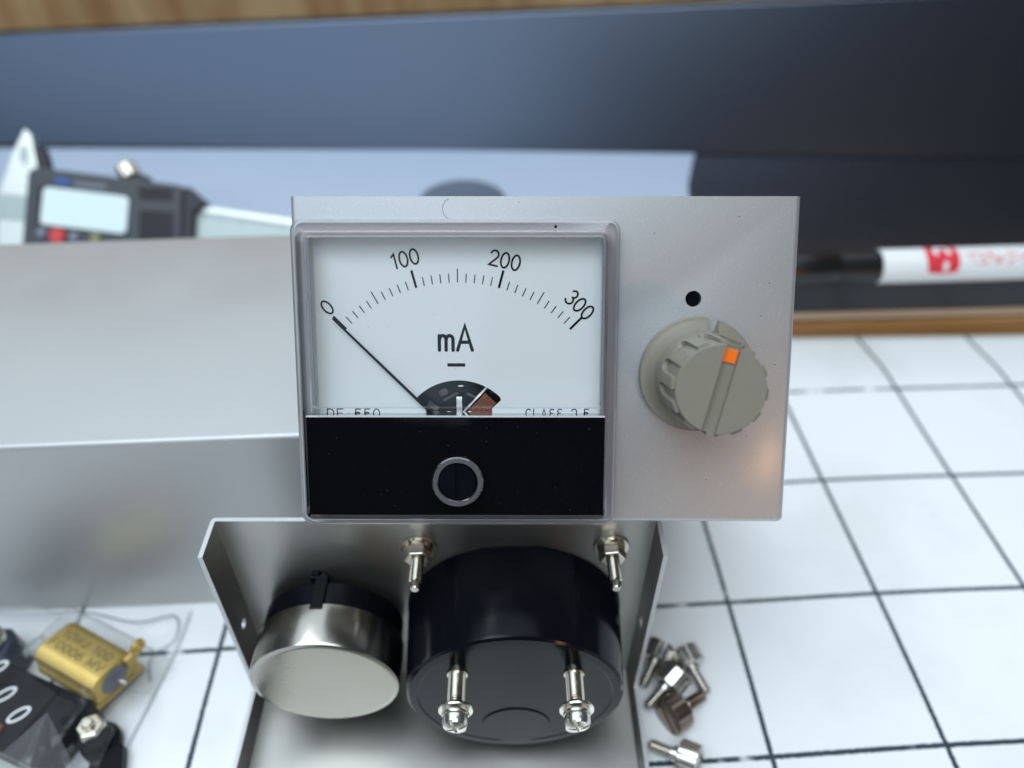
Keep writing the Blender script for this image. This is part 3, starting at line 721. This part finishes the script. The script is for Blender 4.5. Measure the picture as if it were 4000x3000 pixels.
# ------------------------------------------------------------------ digital caliper propped against the back, facing forward-up
def build_caliper():
    cp, sp = math.cos(PITCH), math.sin(PITCH)
    V = Vector((0, sp, cp)); Nn = Vector((0, -cp, sp)); Xx = Vector((1, 0, 0)); a = R(6.6)
    u = Xx*math.cos(a)-V*math.sin(a); v = Xx*math.sin(a)+V*math.cos(a)
    C0 = Vector((-173.8, 307.4, 39.0))
    root = empty('digital_caliper'); rm = Matrix((u, v, Nn)).transposed().to_4x4(); rm.translation = C0*S; root.matrix_world = rm
    tag(root, 'digital caliper with dark display housing and steel jaws behind the silver cover', 'caliper')
    def P(x, y):   # picture-like units about the housing centre -> mm in the caliper's plane
        x, y = (x-245)/4.95, -(y-440)/4.95; return (x*math.cos(a)-y*math.sin(a), x*math.sin(a)+y*math.cos(a))
    def poly(*pp): return [P(*p) for p in pp]
    def pr(name, m, pts, z0, z1, bev=.5):
        s_ = sum(p[0]*q[1]-q[0]*p[1] for p, q in zip(pts, pts[1:]+pts[:1]))
        if s_ < 0: pts = pts[::-1]
        b = MB(); b.prism(pts, z0, z1); return b.obj(name, m, root, smooth=0, bevel=bev)
    hs = pr('display_housing', M['caliper_body'], poly((80, 362), (95, 352), (400, 394), (411, 402), (402, 560), (392, 572), (75, 540), (64, 530)), -2, 5, 1.2)
    o = pr('end_cap', M['caliper_dark'], poly((404, 400), (418, 396), (458, 432), (430, 452), (424, 560), (396, 560)), -3, 3.5, .8)
    o = pr('screen', M['lcd'], poly((114, 402), (122, 396), (288, 418), (296, 424), (290, 490), (282, 498), (112, 476), (106, 470)), 4.6, 5.3, .3); o.parent = hs
    b = pr('screen_bezel', M['caliper_dark'], poly((102, 392), (300, 418), (294, 504), (94, 480)), 4.3, 5.08, .2); b.parent = hs
    o = pr('logo_badge', M['blue'], poly((140, 376), (172, 380), (170, 394), (138, 390)), 4.9, 5.4, .3); o.parent = hs
    mb = MB()
    for k in range(11):
        x0 = 182+k*6; p = poly((x0, 384+.13*(x0-182)), (x0+3.6, 384.5+.13*(x0-182)), (x0+3.0, 396+.13*(x0-182)), (x0-.6, 395.5+.13*(x0-182)))
        mb.prism(p[::-1], 5.0, 5.1)
    o = mb.obj('worn_lettering', M['worn_grey'], root, smooth=0); o.parent = hs
    for k, (x, y, m) in enumerate(((145, 501, 'red_btn'), (226, 506, 'yellow'), (112, 494, 'worn_grey'), (180, 504, 'worn_grey'))):
        b = MB(); px = P(x, y); rad = 3.4 if k == 0 else 2.0
        b.lathe([(rad, 4.6), (rad, 6.2), (rad-.5, 6.7)], T(px[0], px[1], 0), 24); o = b.obj('button', M[m], root); o.parent = hs
    mb = MB()
    for k in range(12):     # grip ridges on the housing
        x0 = 318+k*6.2
        for (ya, yb) in ((398, 424), (448, 520)):
            p = poly((x0, ya+.06*(x0-318)), (x0+3, ya+.06*(x0-318)), (x0+1.5, yb+.06*(x0-318)), (x0-1.5, yb+.06*(x0-318)))
            mb.prism(p[::-1], 5.0, 5.6)
    o = mb.obj('grip_ridges', M['caliper_dark'], root, smooth=0); o.parent = hs
    # fixed jaw: inside tip, body, lower jaw
    j = pr('fixed_jaw', M['steel'], poly((60, 262), (74, 278), (88, 352), (80, 365), (72, 430), (66, 560), (58, 700), (-12, 700), (0, 470), (2, 400), (20, 352), (30, 320)), -4.5, .4, .6)
    o = pr('jaw_band', M['steel_grey'], poly((2, 402), (74, 410), (70, 464), (0, 458)), .3, .7, .1); o.parent = j
    o = pr('jaw_step', M['steel_grey'], poly((52, 300), (70, 306), (64, 346), (50, 330)), .35, .8, .2); o.parent = j
    pr('sliding_jaw', M['caliper_dark'], poly((84, 300), (104, 306), (112, 330), (118, 362), (92, 362)), -3, 1.5, .8)
    # beam
    bm = pr('beam', M['steel_grey'], poly((395, 432), (440, 436), (760, 498), (756, 560), (395, 540)), -3.4, .2, .3)
    o = pr('beam_edge', M['steel'], poly((430, 434), (760, 486), (758, 499), (430, 446)), .1, .9, .2); o.parent = bm
    mb = MB()
    for k in range(26):
        x0 = 440+k*8.5; y0 = 452+.15*(x0-440); l = 14 if k % 5 == 0 else 8
        p = poly((x0, y0), (x0+1.2, y0), (x0+.6, y0+l), (x0-.6, y0+l)); mb.prism(p[::-1], .2, .24)
    o = mb.obj('ruler_marks', M['ink'], root, smooth=0); o.parent = bm
    # locking screw
    b = MB(); px = P(300, 384); q = P(276, 346); dx = Vector((q[0]-px[0], q[1]-px[1], 0)); X = T(px[0], px[1], 1) @ axis_to(dx)
    b.lathe([(1.6, 0), (1.6, 2.2), (3.9, 2.3), (4.2, 2.8), (4.2, 8.2), (3.6, 9.0)], X, 40, rf=lambda r, h, i: r+(.22 if i % 2 and r > 4 else 0)); b.obj('locking_screw', M['nickel'], root)
    pr('screw_boss', M['caliper_dark'], poly((300, 378), (312, 366), (330, 372), (334, 390), (302, 388)), -2, 4, .6)
M['worn_grey'] = mat('worn_grey_print', (0.22, 0.23, 0.27), 0.5)
build_caliper()

# ------------------------------------------------------------------ thumb screws on the sheet
def thumb_screw(head, end, hz, ez, label, grp='thumb screws by the right side of the lower box', hr=4.15, dark=False):
    root = empty('thumb_screw', (head[0], head[1], hz)); tag(root, label, 'screw', grp)
    d = Vector((end[0]-head[0], end[1]-head[1], ez-hz)).normalized(); X = axis_to(d)
    m = M['nickel_dark'] if dark else M['screw_nickel']
    nf = 40
    b = MB(); b.lathe([(hr-.5, -3.0), (hr-.05, -2.8), (hr, -2.5), (hr, 1.9), (hr-.2, 2.2), (hr-.6, 2.4)], X, nf, rf=lambda r, h, i: r+(.24 if (i//2) % 2 and r > hr-.1 else 0))
    hd = b.obj('knurled_head', m, root, smooth=20)
    c = MB(); c.box((-6, -.45, -5), (6, .45, -2.1), 0, X @ RZ(.5))
    hd.parent = root; cut(hd, c)
    b = MB(); b.lathe([(1.9, 2.0), (2.0, 2.3), (2.0, 3.6), (1.3, 3.9)], X, 28); b.obj('collar', m, root)
    b = MB(); p = [(1.45, 3.8)]; h = 4.2
    while h < 9.6: p += [(1.6, h), (1.25, h+.33)]; h += .66
    b.lathe(p+[(1.0, 10.2)], X, 20); b.obj('threaded_shank', m, root, smooth=30)
M['screw_nickel'] = mat('screw_nickel', (0.56, 0.54, 0.50), 0.24, 1.0, var=0.15, vscale=300, rvar=0.08)
M['nickel_dark'] = mat('brownish_nickel', (0.28, 0.22, 0.175), 0.28, 1.0, var=0.15, vscale=300)
thumb_screw((39.6, 113.6), (34.0, 104.5), 3.7, 1.8, 'thumb screw half behind the lower box flange, farthest back in the heap')
thumb_screw((47.6, 112.0), (52.2, 101.5), 3.7, 1.8, 'knurled thumb screw at the upper right of the heap, its shank pointing down right')
thumb_screw((42.0, 105.3), (34.5, 98.8), 5.8, 2.2, 'knurled thumb screw in the middle of the heap, shank pointing down left')
thumb_screw((41.8, 97.0), (51.0, 102.6), 3.7, 2.6, 'brownish slotted thumb screw with its head towards the front of the heap', dark=True, hr=4.7)
thumb_screw((43.0, 85.0), (35.2, 89.2), 3.7, 1.8, 'knurled thumb screw lying apart from the heap, at the bottom edge beside the box')

# ------------------------------------------------------------------ bag of parts, lower left
def build_resistor():
    # axis direction along the picture's lower right
    root = empty('gold_resistor', (-116.3, 110.0, 9.8)); tag(root, 'gold aluminium-clad resistor with black lettering inside the clear bag', 'resistor')
    root.rotation_euler = (R(-12), R(4), R(-26)); root.scale = (1.14, .98, 1.0)
    b = MB()
    prof = [(-6.2, -4.4), (6.2, -4.4), (6.6, -3.4), (6.0, -2.6), (6.7, -1.9), (6.0, -1.1), (6.7, -.3), (6.2, .6), (6.9, 1.4), (6.6, 3.0), (5.0, 4.4), (3.5, 4.8), (-3.5, 4.8), (-5.0, 4.4), (-6.6, 3.0), (-6.9, 1.4), (-6.2, .6), (-6.7, -.3), (-6.0, -1.1), (-6.7, -1.9), (-6.0, -2.6), (-6.6, -3.4)]
    X = Matrix(((0, 0, 1, 0), (1, 0, 0, 0), (0, 1, 0, 0), (0, 0, 0, 1)))
    b.prism(prof, -9.2, 9.2, 0, X); body = b.obj('finned_body', M['gold'], root, smooth=30, bevel=.25)
    b = MB(); b.prism([(-6.6, -5.6), (9.5, -5.6), (9.5, -4.4), (-6.6, -4.4)], 4.2, 9.6, 0, X)
    ear = b.obj('mounting_ear', M['gold'], root, smooth=0, bevel=.3); c = MB(); c.lathe([(1.2, -9), (1.2, 0)], T(7.0, 8.3, 0), 20)
    b = MB(); e = [(4.0, 0)]+[(7.9+2.3*math.cos(R(t_)), 5.2+2.3*math.sin(R(t_))) for t_ in range(-30, 200, 20)]+[(3.2, 4.6)]
    b.prism(e, 9.25, 10.4, 0, X); ear2 = b.obj('mounting_ear', M['gold'], root, smooth=0, bevel=.25); c = MB(); c.lathe([(1.05, 8), (1.05, 12)], X @ T(7.9, 5.2, 0), 20); cut(ear2, c)
    ear2.rotation_euler = (0, 0, 0)
    b = MB(); b.lathe([(4.1, 9.1), (4.1, 9.35), (3.6, 9.4)], X, 40); b.obj('epoxy_end', M['epoxy'], root)
    b = MB(); b.tube([(9.2, 0, 0), (10.6, .2, .2), (12.2, .5, .0)], .6, 10); b.obj('lead', M['tin'], root)
    b = MB(); text(b, list('10WJ 10O'), 2.3, .34, T(0, 1.9, 4.86), gap=.16, sx=1.15); text(b, list('F0006 MV'), 2.3, .34, T(0, -1.8, 4.86), gap=.16, sx=1.15)
    b.obj('lettering', M['faded_ink'], root, smooth=0)
M['faded_ink'] = mat('faded_black_print', (0.16, 0.11, 0.035), 0.6)
build_resistor()

def build_terminal_block():
    root = empty('black_switch', (-128, 96, 0), (0, 0, R(-22))); tag(root, 'black plastic switch body with white ring marks and a red lever in the clear bag', 'switch')
    b = MB(); b.box((-25, -9, .3), (15.5, 9.6, 10.2)); b.box((-25, -9, 10.2), (6, 8.5, 11.2)); body = b.obj('housing', M['black_matte'], root, smooth=0, bevel=.9, seg=3)
    for x, y in ((-6.0, 2.2), (1.7, -.5), (-14.1, 7.0)):
        mb = MB(); ribbon(mb, arc(0, 0, 2.6, 1.25, 0, 360, 28), .75, T(x, y, 11.25) @ RZ(R(60))); mb.obj('ring_mark', M['white_print'], body, smooth=0)
    b = MB(); b.box((-7, -9.5, 11.2), (1.5, -4.2, 13.0)); b.obj('red_lever', M['red'], root, smooth=0, bevel=.6)
    b = MB(); b.box((-24, -12.0, 3.5), (15, -9.2, 4.3)); b.obj('metal_frame', M['steel'], root, smooth=0, bevel=.15)
    # second block with its screw
    r2 = empty('screw_terminal', (-145, 113.5, 0), (0, 0, R(20))); tag(r2, 'dark blue-black terminal with a nickel screw on top at the left edge in the bag', 'terminal')
    b = MB(); b.lathe([(8.0, .3), (8.6, 1), (8.2, 9), (6.5, 11)], I4, 8); b.obj('body', M['blue_black'], r2, smooth=0, bevel=.8)
    b = MB(); b.lathe([(3.8, 11), (4.2, 11.6), (4.2, 13.2), (3.2, 14.2), (.2, 14.6)], T(1.5, 1.5, 0), 40)
    h = b.obj('screw_head', M['nickel'], r2); c = MB(); c.box((-6, -.5, 13.2), (6, .5, 16), 0, T(1.5, 1.5, 0) @ RZ(.7)); cut(h, c)
    r3 = empty('binding_post', (-107.6, 91.8, 0), (0, 0, .3)); tag(r3, 'small black binding post with a nickel nut beside the gold resistor in the bag', 'terminal')
    b = MB(); b.lathe([(4.8, .3), (5.0, 1.0), (5.0, 3.4), (3.9, 3.8), (3.7, 6.2), (3.2, 6.6)], RX(0), 32); b.box((-2, -10, .3), (6, -3, 4.0)); b.obj('base', M['black_matte'], r3, smooth=30, bevel=.3)
    b = MB(); b.lathe([(3.3, 6.4), (3.7, 6.9), (3.7, 8.6), (3.2, 9.1)], T(-.8, 1.4, 0), 6); b.lathe([(1.5, 9.1), (1.5, 10.3), (1.1, 10.6)], T(-.8, 1.4, 0), 20); b.obj('nut', M['nickel'], r3, smooth=30, bevel=.3)
M['blue_black'] = mat('blue_black_plastic', (0.02, 0.027, 0.055), 0.4)
build_terminal_block()

def build_bag():
    from mathutils import noise
    def hgt(x, y):
        h = .6
        def pl(cx, cy, rx, ry, a, top, soft=.35):
            dx, dy = x-cx, y-cy; c_, s_ = math.cos(a), math.sin(a); p = abs(dx*c_+dy*s_)/rx; q = abs(-dx*s_+dy*c_)/ry
            r = max(p, q); k = min(1, max(0, (1+soft-r)/soft)); return top*(k*k*(3-2*k))
        h = max(h, pl(-116.8, 110.2, 11.5, 8.5, R(-26), 16.2, .6), pl(-132, 97, 22, 11, R(-22), 14.6, .5), pl(-145, 113.5, 10, 10, 0, 16.0, .6), pl(-107.6, 91, 7, 9, 0, 11.8, .7))
        return h
    m = MB(); nx, ny = 84, 84; vs = []; fs = []
    for j in range(ny+1):
        for i in range(nx+1):
            v = j/ny; x1 = -96.5-(1-v)*6; y0 = 62; x = -185+(x1+185)*i/nx; y = y0+(133.5-y0)*v
            ed = min(1, min(i, nx-i, ny-j)/6)
            n = noise.ridged_multi_fractal(Vector((x*.03, y*.035, .3)), .9, 2.1, 2, 1.0, 2.0)
            z = hgt(x, y)+ed*max(0, n-.9)*1.8+ed*.3*noise.noise(Vector((x*.2, y*.2, 5)))
            vs.append((x, y, max(.45, z)))
    for j in range(ny):
        for i in range(nx): o_ = j*(nx+1)+i; fs.append((o_, o_+1, o_+nx+2, o_+nx+1))
    m.add(vs, fs); o = m.obj('plastic_bag', M['film'], smooth=70)
    tag(o, 'clear crumpled plastic bag over the resistor and switch parts at the lower left', 'bag')
    # heat-sealed rim and a stiff fold standing up
    b = MB(); rim = [(-96.7, 131, .8), (-97, 120, .8), (-99, 105, .8), (-102, 85, .8), (-102.7, 64, .8)]
    def spline(P, n=8):
        P = [Vector(p) for p in P]; P = [P[0]*2-P[1]]+P+[P[-1]*2-P[-2]]; out = []
        for i in range(1, len(P)-2):
            for k in range(n):
                t = k/n; a_, b_, c_, d_ = P[i-1:i+3]
                out.append(.5*((2*b_)+(c_-a_)*t+(2*a_-5*b_+4*c_-d_)*t*t+(3*b_-a_-3*c_+d_)*t**3))
        return out
    b.tube(spline(rim), .28, 6); b.tube(spline([(-165, 131.6, .8), (-146, 130.2, 1.4), (-128, 131.0, 1.0), (-112, 127.5, 1.1), (-101, 129.5, 1.0), (-98.5, 122, 1.0), (-103.5, 116, 1.0), (-101, 108, 1.0)]), .3, 6); b.obj('sealed_rim', M['film_fold'], o)
    b = MB(); ap = (-117.2, 93.5, 15.0)
    ring = [(-137, 70, 11), (-128, 72, 17.5), (-120, 71, 14), (-112, 72, 18.5), (-103, 73, 12), (-98, 72, 8)]
    mid = [tuple(ap[k]*.45+q[k]*.55+(.8 if k == 2 and n % 2 else 0) for k in range(3)) for n, q in enumerate(ring)]
    vs = [ap]+mid+ring; n = len(ring); fs = [(0, 1+i, 2+i) for i in range(n-1)]+[(1+i, 1+n+i, 2+n+i, 2+i) for i in range(n-1)]
    b.add(vs, fs); b.obj('fold', M['film_fold'], o, smooth=0)
build_bag()
